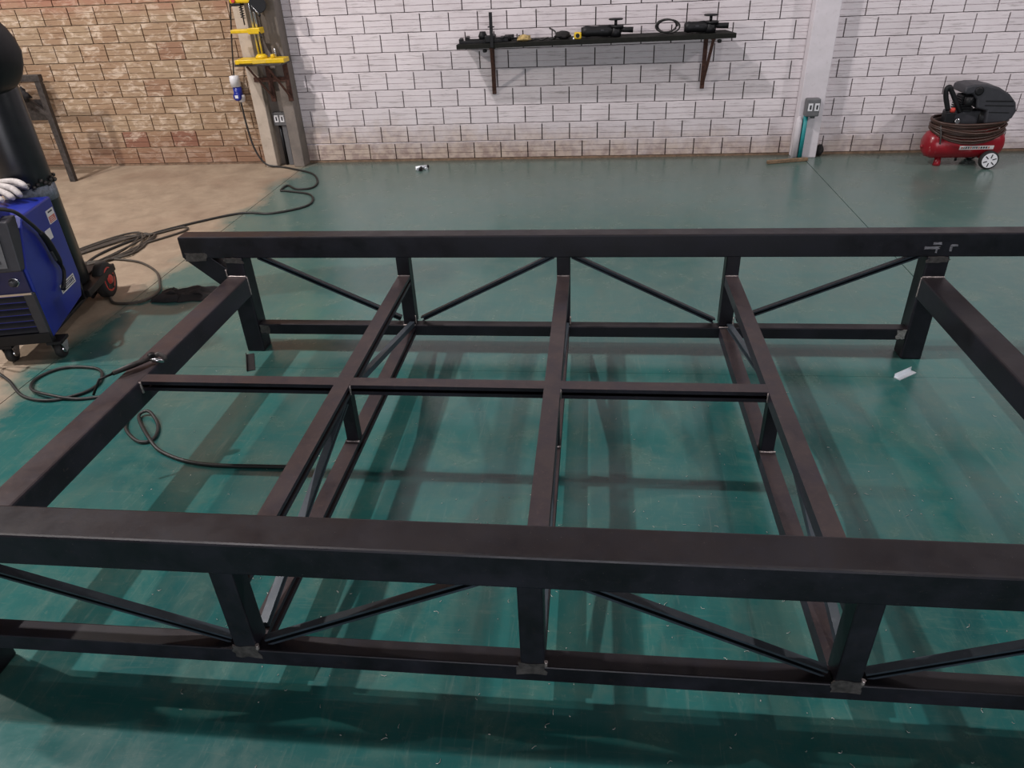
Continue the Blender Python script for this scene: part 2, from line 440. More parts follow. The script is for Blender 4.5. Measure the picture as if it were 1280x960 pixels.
# posts
for x in (X1, X2, X3):
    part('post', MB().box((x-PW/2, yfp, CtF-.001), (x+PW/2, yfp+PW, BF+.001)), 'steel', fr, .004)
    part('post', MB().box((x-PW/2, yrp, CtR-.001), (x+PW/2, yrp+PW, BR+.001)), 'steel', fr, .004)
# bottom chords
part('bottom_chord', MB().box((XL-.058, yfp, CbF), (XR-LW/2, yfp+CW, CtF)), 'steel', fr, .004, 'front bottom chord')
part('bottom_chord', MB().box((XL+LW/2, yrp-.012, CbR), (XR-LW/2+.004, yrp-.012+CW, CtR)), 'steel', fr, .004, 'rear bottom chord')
# lip channels: open side to +x
def channel(name, p0, p1, wd, ht, flip=1, mat='rail', lip=.013, t=.003):
    w2, h2 = wd/2, ht/2
    o = [(-w2,-h2),(w2,-h2),(w2,-h2+lip),(w2-t,-h2+lip),(w2-t,-h2+t),(-w2+t,-h2+t),(-w2+t,h2-t),(w2-t,h2-t),(w2-t,h2-lip),(w2,h2-lip),(w2,h2),(-w2,h2)]
    o = [(a*flip, b) for a, b in o]
    mb = MB().prof(o, p0, p1)
    return part(name, mb, mat, fr)
for x in (X1, X2, X3):
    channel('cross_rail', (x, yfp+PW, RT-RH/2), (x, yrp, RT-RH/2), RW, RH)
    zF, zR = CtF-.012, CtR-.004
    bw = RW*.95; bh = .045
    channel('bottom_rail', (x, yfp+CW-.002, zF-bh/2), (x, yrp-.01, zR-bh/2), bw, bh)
    zm = (zF+zR)/2
    part('mid_post', MB().box((x-.020, YM-.022, zm-.006), (x+.022, YM+.02, RT-RH)), 'steel', fr, .003)
    # light braces along the rails
    for ya, yb in ((yrp-.012, YM+.05), (yfp+PW+.02, YM-.06)):
        zz = zR if ya > YM else zF
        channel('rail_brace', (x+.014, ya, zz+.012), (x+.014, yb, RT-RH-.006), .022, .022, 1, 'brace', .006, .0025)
segs = [(XL+SW/2, X1-RW/2), (X1+RW/2, X2-RW/2), (X2+RW/2, X3-RW/2)]
for a, b in segs:
    channel('mid_rail', (a, YM, RT-MH/2-.0005), (b, YM, RT-MH/2-.0005), MW, MH)
# braces of the two long sides
def brace(x0, z0, x1, z1, y):
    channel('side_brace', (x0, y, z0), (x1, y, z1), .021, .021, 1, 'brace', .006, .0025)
yb = YR+.042
brace(-1.475, BR-.006, -.862, .158, yb); brace(-.765, .156, -.165, BR-.006, yb)
brace(-.085, BR-.006, .530, .156, yb); brace(.622, .160, 1.305, BR-.006, yb)
yb = YF+.050
brace(-1.60, BF-.006, -.862, .174, yb); brace(-.772, .172, -.185, BF-.006, yb)
brace(-.06, BF-.006, .534, .174, yb); brace(.622, .172, 1.305, BF-.006, yb)
# weld beads
def bead(p0, p1, r=.0045):
    p0 = Vector(p0); p1 = Vector(p1); n = max(3, int((p1-p0).length/.007))
    pts = [p0.lerp(p1, i/n) for i in range(n+1)]
    part('weld_bead', MB().tube(pts, [r*R.uniform(.7, 1.3) for _ in pts], 6), 'weld', fr, 0, 'shiny weld bead')
yl = YR-.005
for x in (XL, XR):
    bead((x-LW/2, yl, RT+.002), (x+LW/2, yl, RT+.002), .004)
bead((XL+LW/2+.002, yl, RT), (XL+LW/2+.004, yl, RT-.085), .003)
bead((XL-LW/2-.002, yl, RT), (XL-LW/2-.002, yl, RT+.035), .003)
bead((XR-LW/2-.003, yl, RT), (XR-LW/2-.003, yl, RT-.085), .003)
for x in (X1, X2, X3):
    bead((x-RW/2, yrp-.002, RT+.001), (x+RW/2, yrp-.002, RT+.001), .003)
    bead((x+RW/2+.001, YM-MW/2-.002, RT-.002), (x+RW/2+.001, YM-MW/2-.002, RT-MH), .0035) if x != X3 else bead((x-RW/2-.001, YM-MW/2-.002, RT-.002), (x-RW/2-.001, YM-MW/2-.002, RT-MH), .0025)
    bead((x-.024, YM-.025, (CtF+CtR)/2-.006), (x+.026, YM-.025, (CtF+CtR)/2-.006), .0035)
    bead((x-PW/2, yrp-.012, CtR+.002), (x+PW/2, yrp-.012, CtR+.002), .003)
    bead((x+PW/2+.002, yrp-.002, CtR+.004), (x+PW/2+.002, yrp-.002, CtR+.045), .0025)
    bead((x+PW/2+.002, yfp, CtF+.004), (x+PW/2+.003, yfp, CtF+.02), .004)
    patch(fr, x-PW/2-.010, x+PW/2+.008, CtF-.030, CtF+.016, yfp-.0012, 'ground', 'dull ground patch at the post foot')
bead((XL+SW/2+.002, YM-MW/2-.002, RT-.002), (XL+SW/2+.002, YM-MW/2-.002, RT-.045), .005)
patch(fr, XL+LW/2, XL+LW/2+.052, CbR+.003, CtR-.002, yrp-.0135, 'ground', 'bare ground patch at the chord end')
patch(fr, XR-LW/2-.042, XR-LW/2-.002, CbR+.004, CtR-.002, yrp-.0135, 'weld', 'bright ground patch at the chord end')
for cx, cz, sx, sz in ((1.345, .520, .035, .010), (1.33, .502, .06, .012), (1.41, .512, .03, .010), (1.40, .497, .010, .022), (1.348, .49, .008, .02)):
    patch(fr, cx-sx/2, cx+sx/2, cz-sz/2, cz+sz/2, YR-.0008, 'scuff', 'pale scuff on the rear beam').name = 'scuff_mark'

# ------------------------------------------------------------------ welder on its cart
U = Vector((.974, .225, 0)).normalized(); V = Vector((-U.y, U.x, 0)); F0 = Vector((-2.49, 2.74, 0))
def L(s_, t, z): return F0 - U*s_ + V*t + Vector((0, 0, z))     # s to the left, t to the back
def lbox(mb, s0, s1, t0, t1, z0, z1):
    return mb.add([L(s0,t0,z0),L(s1,t0,z0),L(s1,t1,z0),L(s0,t1,z0),L(s0,t0,z1),L(s1,t0,z1),L(s1,t1,z1),L(s0,t1,z1)],
                  [(0,3,2,1),(4,5,6,7),(0,1,5,4),(1,2,6,5),(2,3,7,6),(3,0,4,7)])
def lprism(mb, poly, s0, s1):      # poly in (t,z)
    n = len(poly)
    return mb.add([L(s0,t,z) for t, z in poly]+[L(s1,t,z) for t, z in poly], [(i,(i+1) % n,(i+1) % n+n,i+n) for i in range(n)]+[tuple(range(n)), tuple(range(n,2*n))])
wd = thing('welding_machine', tuple(L(.15, .25, 0)), 'blue welding machine on a black wheeled cart at the left edge', 'welder')
WW = .30
part('body', lprism(MB(), [(.018,.116),(.018,.45),(.10,.60),(.16,.655),(.45,.655),(.45,.243),(.40,.158)], 0, WW), 'blue', wd, .008)
# dark front surround
part('front_frame', lprism(MB(), [(0,.11),(0,.345),(.036,.345),(.036,.11)], .004, .05), 'darkgrey', wd, .004)
part('front_frame', lprism(MB(), [(0,.11),(0,.345),(.036,.345),(.036,.11)], WW-.05, WW-.004), 'darkgrey', wd, .004)
part('base_bar', lprism(MB(), [(-.004,.098),(-.004,.150),(.036,.150),(.036,.098)], .004, WW-.004), 'black', wd, .004)
part('display_housing', lprism(MB(), [(-.012,.455),(.03,.665),(.115,.672),(.10,.60),(.036,.45)], .006, WW-.006), 'darkgrey', wd, .006)
dp = part('display', lprism(MB(), [(-.0145,.475),(.018,.640),(.022,.640),(-.010,.475)], .055, WW-.03), 'box', wd, .001, 'grey control display')
for k in range(5):
    z = .495+k*.028; t = -.0148+(z-.475)/.165*.0325
    part('display_line', lprism(MB(), [(t-.0015,z),(t+.0015,z+.013),(t+.004,z+.013),(t+.002,z)], .075+(k % 2)*.03, WW-.06-(k % 3)*.03), 'ink', dp)
part('connector_panel', lprism(MB(), [(.006,.348),(.006,.450),(.036,.450),(.036,.348)], .012, WW-.012), 'darkblue', wd)
part('trim_strip', lprism(MB(), [(-.002,.340),(-.002,.350),(.036,.350),(.036,.340)], .010, WW-.012), 'chrome', wd)
for s_ in (.065, .15, .235):
    k = part('connector', MB().lathe([(.019, 0), (.019, .010), (.013, .012), (.013, .024), (.006, .026)], L(s_, .006, .402), -V, 16), 'darkgrey', wd)
    part('connector_ring', MB().lathe([(.0215, 0), (.0215, .004), (.019, .0045)], L(s_, .006, .402), -V, 16), 'chrome', k)
part('grille', lprism(MB(), [(.022,.145),(.022,.342),(.036,.342),(.036,.145)], .048, WW-.048), 'black', wd)
for k in range(6):
    z = .158+k*.031
    part('louvre', lprism(MB(), [(-.004,z),(.020,z+.018),(.023,z+.016),(.001,z-.004)], .048, WW-.048), 'darkgrey', wd, .001)
# handle on the top left (blue)
part('top_handle', lprism(MB(), [(.045,.672),(.06,.705),(.12,.712),(.17,.70),(.18,.655),(.12,.65)], .055, .23), 'blue', wd, .008)
# labels on the side
def sidepatch(name, parent, t0, t1, z0, z1, mat, th=.0012, off=0, skew=0, label=None):
    n = -.0002-off
    mb = MB().add([L(n,t0,z0),L(n,t1,z0+skew),L(n,t1,z1+skew),L(n,t0,z1),L(n-th,t0,z0),L(n-th,t1,z0+skew),L(n-th,t1,z1+skew),L(n-th,t0,z1)],
        [(0,3,2,1),(4,5,6,7),(0,1,5,4),(1,2,6,5),(2,3,7,6),(3,0,4,7)])
    return part(name, mb, mat, parent, 0, label)
lb = sidepatch('warning_label', wd, .355, .432, .545, .608, 'label_w', label='white and red warning label')
sidepatch('red_print', lb, .362, .426, .549, .578, 'label_r', .0008, .0012)
sidepatch('black_print', lb, .372, .416, .594, .601, 'ink', .0008, .0012)
for k in range(3): sidepatch('white_line', lb, .368, .420-k*.008, .554+k*.008, .556+k*.008, 'label_w', .0006, .0021)
sidepatch('sticker', wd, .283, .340, .487, .535, 'label_w', label='small plain white sticker')
lb = sidepatch('name_plate', wd, .228, .388, .240, .284, 'label_w', label='white plate with a dark worn lettering')
for a, b in ((.2465, .2505), (.2745, .2785)): sidepatch('plate_line', lb, .236, .380, a, b, 'ink', .0006, .0012)
tx = .242
for k in range(9):
    wk = R.choice([.007, .010, .012]); sidepatch('plate_letter', lb, tx, tx+wk, .255, .271, 'darkblue', .0006, .0012); tx += wk+.005
part('lifting_lug', MB().lathe([(.012, 0), (.012, .012), (.006, .02)], L(.05, .05, .655), (0,0,1), 10), 'black', wd)
# cart
part('cart_frame', lprism(MB(), [(.01,.097),(.01,.115),(.86,.115),(.86,.097)], .03, WW-.03), 'black', wd, .004)
part('cart_upright', lprism(MB(), [(.455,.11),(.455,.60),(.475,.60),(.475,.11)], .02, WW-.02), 'black', wd, .003)
part('cylinder_tray', lprism(MB(), [(.475,.112),(.475,.150),(.86,.150),(.86,.112)], .0, WW-.0), 'black', wd, .004)
part('wheel_bracket', lprism(MB(), [(.66,.03),(.62,.16),(.88,.16),(.86,.05)], .075, .09), 'black', wd, .003)
for s_ in (.006, .228):
    c = L(s_, .044, .041)
    for q in (-.024, .024):
        part('caster_fork', lprism(MB(), [(.026,.045),(.036,.030),(.056,.030),(.078,.066),(.066,.088),(.012,.088)], s_+q-.0017, s_+q+.0017), 'chrome', wd, .0008)
    part('caster_plate', lprism(MB(), [(.0,.082),(.0,.097),(.085,.097),(.085,.082)], s_-.034, s_+.034), 'black', wd, .002)
    cw = part('caster_wheel', MB().lathe([(.026, -.015), (.038, -.014), (.041, -.007), (.041, .007), (.038, .014), (.026, .015)], c, U, 24), 'rubber', wd)
    part('caster_hub', MB().lathe([(.018, -.022), (.020, -.018), (.020, .018), (.018, .022)], c, U, 16), 'chrome', cw)
for s_ in (.03, WW-.02):
    c = L(s_, .755, .098)
    wh = part('rear_wheel', MB().lathe([(.065, -.026), (.090, -.026), (.098, -.018), (.098, .018), (.090, .026), (.065, .026)], c, U, 28), 'rubber', wd)
    hb = part('wheel_hub', MB().lathe([(.070, -.020), (.070, .022), (.066, .0275), (.030, .022), (.022, .036), (.010, .038)], c, U, 24), 'redhub', wh)
    for k in range(5):
        an = k*2*PI/5; d = V*math.cos(an)+Vector((0,0,1))*math.sin(an)
        part('hub_slot', MB().bar(c+U*.0255+d*.034, c+U*.0270+d*.060, .014, .004, U), 'black', wh)
part('axle', MB().tube([L(.0, .755, .098), L(WW, .755, .098)], .010, 8), 'black', wd)
# torch hanging on the side
t = thing('welding_torch', tuple(L(-.02, .23, .297)), 'black welding torch hanging against the blue side of the welding machine', 'torch')
hp = smoothpath([L(.10, .02, .70), L(.06, .06, .715), L(.0, .10, .690), L(-.022, .15, .62), L(-.022, .205, .555)], 5)
part('torch_cable', MB().tube(hp, .0085, 8), 'cable', t)
part('handle', MB().tube(smoothpath([L(-.022, .203, .560), L(-.024, .232, .50), L(-.024, .250, .44), L(-.024, .262, .395), L(-.022, .268, .375)], 4), [.010,.012,.0135,.0145,.015,.0155,.0155,.0155,.0155,.0155,.015,.0145,.0135,.012,.011,.010,.009], 10), 'black', t)
part('trigger', MB().bar(L(-.024, .226, .455), L(-.024, .240, .405), .010, .012), 'darkgrey', t, .002)
part('neck', MB().tube(smoothpath([L(-.022, .268, .378), L(-.022, .274, .345), L(-.022, .258, .318), L(-.022, .225, .288)], 5), .0085, 8), 'black', t)
part('nozzle', MB().tube([L(-.022, .232, .294), L(-.022, .205, .272)], .0105, 10), 'black', t)
# gas cylinder
c0 = Vector((-2.775, 3.29, .151))
cy = thing('gas_cylinder', tuple(c0), 'tall black gas cylinder standing on the cart behind the blue welding machine', 'gas cylinder')
part('cylinder_body', MB().lathe([(.105, 0), (.115, .012), (.115, .96), (.108, 1.0), (.085, 1.03), (.05, 1.05), (.034, 1.06), (.034, 1.08)], c0, (0,0,1), 32), 'cyl', cy)
part('paint_band', MB().lathe([(.1162, .455), (.1162, .53)], c0, (0,0,1), 32), 'cylgrey', cy, 0, 'worn grey paint band')
part('valve', MB().lathe([(.020, 1.08), (.020, 1.12), (.010, 1.13), (.010, 1.15)], c0, (0,0,1), 12), 'chrome', cy)
ch = MB()
for k in range(22):
    an = -2.3 + k*.16; ch.lathe([(.006, -.008), (.010, 0), (.006, .008)], c0+Vector((math.cos(an)*.121, math.sin(an)*.121, .545+.012*math.sin(k*1.7))), (0, 0, 1), 6)
part('chain', ch, 'stand', cy)
# helmet on the cylinder
hc = Vector((-2.708, 3.23, 1.275))
mb = MB(); nu, nv = 20, 12; o0 = 0; vv = []; ff = []
for i in range(nv+1):
    ph = PI*i/nv
    for j in range(nu):
        th = 2*PI*j/nu
        x = math.sin(ph)*math.cos(th); y = math.sin(ph)*math.sin(th); z = math.cos(ph)
        sx = math.copysign(abs(x)**.55, x)*.150; sy = math.copysign(abs(y)**.6, y)*.125; sz = math.copysign(abs(z)**.8, z)*.165
        if z < 0: sx *= 1-.30*abs(z); 
        if z > .0: sx *= 1-.30*z
        vv.append(hc+Vector((sx, sy, sz)))
for i in range(nv):
    for j in range(nu): ff.append((i*nu+j, i*nu+(j+1) % nu, (i+1)*nu+(j+1) % nu, (i+1)*nu+j))
hm = thing('welding_helmet', (hc.x, hc.y, hc.z-.165), 'black welding helmet hung over the top of the gas cylinder', 'helmet')
part('shell', mb.add(vv, ff, True), 'black', hm)
part('visor_frame', MB().box((hc.x-.075, hc.y-.145, hc.z-.02), (hc.x+.085, hc.y-.10, hc.z+.085)), 'darkgrey', hm, .006)
part('visor_glass', MB().box((hc.x-.055, hc.y-.1475, hc.z+.0), (hc.x+.065, hc.y-.14, hc.z+.068)), 'black', hm)
part('emblem', MB().box((hc.x+.085, hc.y-.112, hc.z+.072), (hc.x+.118, hc.y-.106, hc.z+.080)), 'label_w', hm, 0, 'small pale mark')
# glove on the machine
gl = MB()
g0 = Vector((-2.745, 3.10, .735))
gv = [g0+Vector(p) for p in ((-.13,.05,-.02),(-.05,.05,.012),(.0,.04,.012),(.01,-.02,-.018),(-.05,-.045,-.03),(-.13,-.04,-.035))]
gl.add(gv+[p-Vector((0,0,.026)) for p in gv], [tuple(range(6)), tuple(range(6,12))[::-1]]+[(i,(i+1) % 6,(i+1) % 6+6,i+6) for i in range(6)], True)
for a, b_, c in (((-.03,.030,.002),(.055,.022,.006),(.122,-.005,-.010)), ((-.02,.005,-.008),(.05,-.012,-.015),(.105,-.035,-.046)), ((-.03,-.015,-.018),(.035,-.035,-.035),(.078,-.055,-.052)), ((-.06,-.03,-.03),(-.0,-.06,-.045),(.045,-.085,-.054)), ((-.09,.04,-.01),(-.02,.075,-.02),(.05,.09,-.045))):
    gl.tube(smoothpath([g0+Vector(a), g0+Vector(b_), g0+Vector(c)], 4), [.013,.0145,.015,.015,.015,.015,.0145,.0125,.007], 8)
tag(part('work_glove', gl, 'glove'), 'pale leather work glove lying on top of the blue welding machine', 'glove')

# ------------------------------------------------------------------ cables on the floor
def cable(name, pts, r, mat, label, cat='cable', k=6): return tag(part(name, MB().tube(smoothpath(pts, k), r, 7), mat), label, cat)
z = .008
cable('power_cable', [(-2.985, 6.20, .535), (-2.975, 6.19, .34), (-2.94, 6.17, .15), (-2.86, 6.15, .03), (-2.72, 6.13, z), (-2.597, 6.065, z), (-2.361, 5.903, z), (-2.23, 5.662, z), (-2.216, 5.485, z), (-2.33, 5.45, z+.003), (-2.442, 5.56, z), (-2.45, 5.43, z), (-2.397, 5.408, z), (-2.162, 5.30, z), (-2.092, 5.04, z), (-2.298, 4.863, z), (-2.543, 4.87, z), (-2.843, 4.619, z), (-3.016, 4.40, z), (-3.12, 4.15, z), (-3.13, 3.95, z), (-2.99, 3.70, .05), (-2.90, 3.47, .10)], .008, 'cable', 'long black cable from the blue plug down the wall and across the concrete floor')
cp = []
for k in range(9):
    a = .06*math.sin(k*2.1); b_ = .05*math.cos(k*1.3)
    cp += [(-3.33+a*.5, 3.97+b_, z), (-3.15+a, 4.34+b_*.6, z+.004*(k % 3)), (-3.0+a, 4.42+b_*.5, z+.006*(k % 2)), (-2.96+b_, 4.12+a, z+.005*(k % 4)), (-3.12+a, 3.88+b_, z+.004*((k+1) % 3))]
cp = cp[:32] + [(-2.98, 4.43, z), (-2.83, 4.58, z), (-2.78, 4.50, z), (-2.95, 4.25, z)]
cable('cable_coil', cp, .007, 'greycable', 'dusty coiled cable heaped on the concrete behind the cart wheel', 'cable', 4)
cable('loose_cable', [(-3.02, 4.0, z), (-2.80, 3.95, z), (-2.60, 3.80, z), (-2.482, 3.629, z), (-2.42, 3.50, z), (-2.45, 3.38, z), (-2.60, 3.36, z), (-2.72, 3.52, z)], .007, 'greycable', 'dusty cable looping out to the right of the red-hubbed cart wheel', 'cable')
cable('ground_cable', [L(.245, -.02, .39), L(.25, -.07, .33), (-2.80, 2.66, .12), (-2.72, 2.60, .03), (-2.60, 2.53, .010), (-2.448, 2.413, z), (-2.303, 2.385, z), (-2.19, 2.45, z), (-2.169, 2.535, z), (-2.22, 2.63, z), (-2.30, 2.665, z), (-2.432, 2.655, z), (-2.49, 2.56, z), (-2.44, 2.46, z+.008), (-2.33, 2.41, z+.014), (-2.19, 2.40, z), (-2.05, 2.43, z), (-1.93, 2.42, z), (-1.89, 2.30, z), (-1.84, 2.19, z), (-1.74, 2.11, z), (-1.69, 2.13, z), (-1.72, 2.22, z), (-1.80, 2.30, z+.012), (-1.83, 2.27, z+.004), (-1.70, 2.12, z+.012), (-1.602, 2.044, z), (-1.428, 1.985, z), (-1.18, 1.981, z), (-1.03, 1.985, z)], .0068, 'cable', 'black cable looped on the green floor and running under the steel chassis')
# clamp on the side beam
cl = thing('earth_clamp', (-1.57, 2.06, RT), 'blackened earth clamp with shiny jaws lying on the left side beam', 'clamp')
p0 = Vector((-1.638, 1.985, RT+.012)); p1 = Vector((-1.545, 2.085, RT+.022))
part('handle', MB().tube([p0, p0.lerp(p1, .5), p1], [.007, .010, .009], 8), 'black', cl)
part('handle', MB().tube([p0+Vector((.014,-.010,.012)), p0.lerp(p1, .5)+Vector((.012,-.008,.010)), p1], [.006, .008, .008], 8), 'stand', cl)
part('spring', MB().lathe([(.012,-.012),(.015,-.006),(.012,0),(.015,.006),(.012,.012)], p1+Vector((.0,.002,.003)), (1,-1,0), 10), 'black', cl)
part('jaw', MB().tube([p1, p1+Vector((.022,.012,.008)), p1+Vector((.040,.012,-.004)), p1+Vector((.046,.004,-.012))], [.008,.010,.009,.006], 8), 'stand', cl, 0, 'shiny jaw')
part('jaw', MB().tube([p1+Vector((0,-.012,-.004)), p1+Vector((.022,-.008,-.006)), p1+Vector((.042,.000,-.014))], [.008,.009,.006], 8), 'chrome', cl, 0, 'shiny jaw')
part('cable_lug', MB().tube([p0, p0+Vector((-.030,-.032,-.004)), p0+Vector((-.05,-.06,-.05))], .0045, 7), 'black', cl)
# rag
mb = MB(); nx, ny = 22, 16; vv = []
for i in range(nx):
    for j in range(ny):
        u_, v_ = i/(nx-1), j/(ny-1); q = noise.noise(Vector((u_*6, v_*5, 1.3))); e = min(1, 6*min(u_, 1-u_, v_, 1-v_))
        x = -2.40+u_*.30+.04*noise.noise(Vector((u_*4, v_*4, 9))); y = 3.36+v_*.17+u_*.05+.04*noise.noise(Vector((u_*4, v_*4, 5)))
        vv.append((x, y, .004+e*(.016+.026*abs(q))))
ff = [(i*ny+j, (i+1)*ny+j, (i+1)*ny+j+1, i*ny+j+1) for i in range(nx-1) for j in range(ny-1)]
tag(part('floor_rag', mb.add(vv, ff, True), 'rag'), 'crumpled black rag on the floor between the cart wheel and the steel chassis', 'rag')

# ------------------------------------------------------------------ small offcuts on the floor
def angle_piece(name, c, ang, ln, wd_, ht, mat, label, cat='offcut', t=.003):
    d = Vector((math.cos(ang), math.sin(ang), 0)); c = Vector(c)
    o = [(-wd_/2,0),(wd_/2,0),(wd_/2,t),(-wd_/2+t,t),(-wd_/2+t,ht),(-wd_/2,ht)]
    return tag(part(name, MB().prof(o, c-d*ln/2, c+d*ln/2), mat), label, cat, 'metal offcuts on the floor')
angle_piece('metal_offcut', (1.295, 2.715, 0), .62, .105, .028, .018, 'alu', 'bright aluminium angle offcut on the green floor by the right rear leg')
angle_piece('metal_offcut', (-1.557, 2.745, 0), 2.0, .165, .036, .012, 'rag', 'short black channel offcut on the green floor by the left rear leg')
s = thing('pipe_fitting', (-1.437, 5.99, 0), 'small silver tee fitting lying on the green floor near the white wall', 'fitting')
part('fitting_body', MB().tube([(-1.485, 5.985, .018), (-1.40, 6.03, .018)], .014, 10), 'alu', s)
part('fitting_cap', MB().tube([(-1.40, 6.03, .018), (-1.385, 6.038, .018)], .012, 10), 'black', s)
part('fitting_foot', MB().tube([(-1.475, 5.975, .012), (-1.462, 5.955, .012)], .012, 8), 'alu', s)
part('fitting_foot', MB().tube([(-1.405, 6.00, .012), (-1.392, 5.985, .012)], .012, 8), 'alu', s)
part('fitting_stem', MB().tube([(-1.441, 6.00, .016), (-1.437, 5.945, .012)], .013, 10), 'black', s)
tag(part('wood_offcut', MB().bar((1.372, 6.005, .014), (1.70, 6.085, .014), .030, .026), 'wood', None, .004), 'rusty brown stick of wood on the floor at the foot of the white column', 'wood')
mb = MB(); vv = []
for i in range(9):
    for j in range(12):
        ph = PI*i/8; th = 2*PI*j/12; q = 1+.25*noise.noise(Vector((i*.8, j*.9, 3)))
        vv.append((1.822+.032*q*math.sin(ph)*math.cos(th), 6.225+.03*q*math.sin(ph)*math.sin(th), .048+.047*math.cos(ph)))
ff = [(i*12+j, i*12+(j+1) % 12, (i+1)*12+(j+1) % 12, (i+1)*12+j) for i in range(8) for j in range(12)]
tag(part('rubbish_lump', mb.add(vv, ff, True), 'rag'), 'small black lump on the floor against the right side of the white column', 'rubbish')
# shavings: nobody could count them
mb = MB()
for k in range(430):
    y = R.choice([R.uniform(.75, 3.3), R.uniform(.75, 2.0), R.uniform(1.2, 2.6)]); x = R.uniform(-.75*y-.3, .65*y+.3)
    if R.random() < .06: y = R.uniform(3.4, 6.1); x = R.uniform(-2.2, 2.8)
    a = R.uniform(0, 2*PI); ln = R.choice([R.uniform(.002, .005), R.uniform(.003, .008), R.uniform(.006, .016)]); cv = R.uniform(-1.6, 1.6)
    pts = []
    for i in range(4):
        aa = a+cv*i/3; pts.append((x+math.cos(aa)*ln*i/3, y+math.sin(aa)*ln*i/3, .0012+.0012*(i % 2)))
    mb.tube(pts, .0007 if ln > .005 else .0011, 3)
o = part('metal_shavings', mb, 'shaving'); o['kind'] = 'stuff'; tag(o, 'tiny bright metal shavings scattered over the green floor around the steel chassis', 'shavings')

# ------------------------------------------------------------------ wall shelf
def zs(x): return .940 + (x+1.07)*.0075      # top of the shelf
sh = thing('wall_shelf', (-.02, 6.27, .55), 'dark board shelf on two rusty brackets on the white brick wall', 'shelf')
mb = MB(); pts = [(-1.072,6.03),(1.03,6.03),(.985,6.278),(-1.055,6.278),(-1.045,6.20),(-1.062,6.13)]
n = len(pts)
mb.add([(x,y,zs(x)-.034) for x,y in pts]+[(x,y,zs(x)) for x,y in pts], [tuple(range(n))[::-1], tuple(range(n,2*n))]+[(i,(i+1) % n,(i+1) % n+n,i+n) for i in range(n)])
part('board', mb, 'plank', sh, .003)
for x, xb in ((-.805, -.825), (.870, .845)):
    zt = zs(x)-.035
    part('bracket', MB().box((xb-.016, 6.264, .535), (xb+.016, 6.281, zt)), 'rust', sh, .002, 'rusty upright')
    part('bracket_arm', MB().bar((x, 6.055, zt-.006), (xb, 6.272, .56), .022, .012), 'rust', sh, .002, 'rusty diagonal')
    part('bracket_top', MB().box((x-.014, 6.04, zt-.010), (x+.014, 6.272, zt)), 'rust', sh, .002)
part('bolt', MB().lathe([(.012,-.012),(.017,-.006),(.017,.006),(.010,.012)], (.915, 6.06, zs(.9)-.053), (0,0,1), 10), 'black', sh)
part('bolt', MB().lathe([(.012,-.012),(.017,-.006),(.017,.006),(.010,.012)], (-.855, 6.06, zs(-.85)-.053), (0,0,1), 10), 'black', sh)

def bar_clamp(p, ang, ln, label, up=.0):
    p = Vector(p); d = Vector((math.cos(ang), math.sin(ang), up)).normalized(); sd = Vector((0,0,1)).cross(d).normalized()
    o = thing('bar_clamp', tuple(p), label, 'clamp', 'bar clamps on the wall shelf')
    part('clamp_bar', MB().bar(p+Vector((0,0,.010)), p+d*ln+Vector((0,0,.012)), .018, .016), 'black', o, .001)
    part('fixed_jaw', MB().bar(p+d*.01+Vector((0,0,.014)), p+d*.01+sd*.07+Vector((0,0,.018)), .030, .034), 'black', o, .003)
    j = p+d*ln*.72
    part('sliding_jaw', MB().bar(j+Vector((0,0,.016)), j+sd*.07+Vector((0,0,.022)), .034, .042), 'black', o, .003)
    part('screw', MB().tube([j+sd*.06+d*-.05+Vector((0,0,.016)), j+sd*.06+d*.09+Vector((0,0,.016))], .006, 8), 'black', o)
    part('grip', MB().tube([j+sd*.06+d*.09+Vector((0,0,.019)), j+sd*.06+d*.16+Vector((0,0,.019))], .018, 10), 'black', o)
    return o
bar_clamp((-1.05, 6.07, zs(-1.0)+.001), .04, .33, 'black bar clamp lying at the front of the left end of the shelf')
bar_clamp((-1.02, 6.185, zs(-1.0)+.001), .0, .30, 'black bar clamp lying against the wall at the left end of the shelf')
bar_clamp((-.735, 6.10, zs(-.7)+.001), -.05, .06, 'short black bar clamp just right of the upright bar on the shelf')
s = thing('upright_clamp', (-.793, 6.03, zs(-.8)), 'black clamp bar standing upright near the left end of the shelf', 'clamp')
part('clamp_bar', MB().box((-.806, 6.022, zs(-.8)-.03), (-.781, 6.0295, 1.156)), 'black', s, .002)
part('collar', MB().box((-.818, 6.016, 1.052), (-.769, 6.036, 1.060)), 'black', s, .001)
part('sliding_jaw', MB().box((-.850, 6.031, zs(-.8)+.002), (-.775, 6.062, zs(-.8)+.055)), 'black', s, .010)
part('jaw_pad', MB().lathe([(.03, 0), (.034, .02), (.022, .05)], (-.868, 6.08, zs(-.85)+.03), (0,0,1), 12), 'black', s)
tag(part('steel_pin', MB().lathe([(.010, 0), (.010, .004), (.004, .006), (.004, .052)], (-.605, 6.10, zs(-.6)), (0,0,1), 8), 'black'), 'small black pin standing on the shelf left of the yellow rag', 'pin')
def crumple(name, c, rx, ry, rz, mat, label, cat, seed):
    mb = MB(); vv = []; a, b_ = 10, 16; c = Vector(c)
    for i in range(a+1):
        for j in range(b_):
            ph = PI*i/a; th = 2*PI*j/b_; d = Vector((math.sin(ph)*math.cos(th), math.sin(ph)*math.sin(th), math.cos(ph)))
            q = 1+.55*noise.noise(d*2.3+Vector((seed, 0, 0)))
            vv.append(c+Vector((d.x*rx*q, d.y*ry*q, max(-rz, d.z*rz*q)+rz)))
    mb.add(vv, [(i*b_+j, i*b_+(j+1) % b_, (i+1)*b_+(j+1) % b_, (i+1)*b_+j) for i in range(a) for j in range(b_)], True)
    return tag(part(name, mb, mat), label, cat)
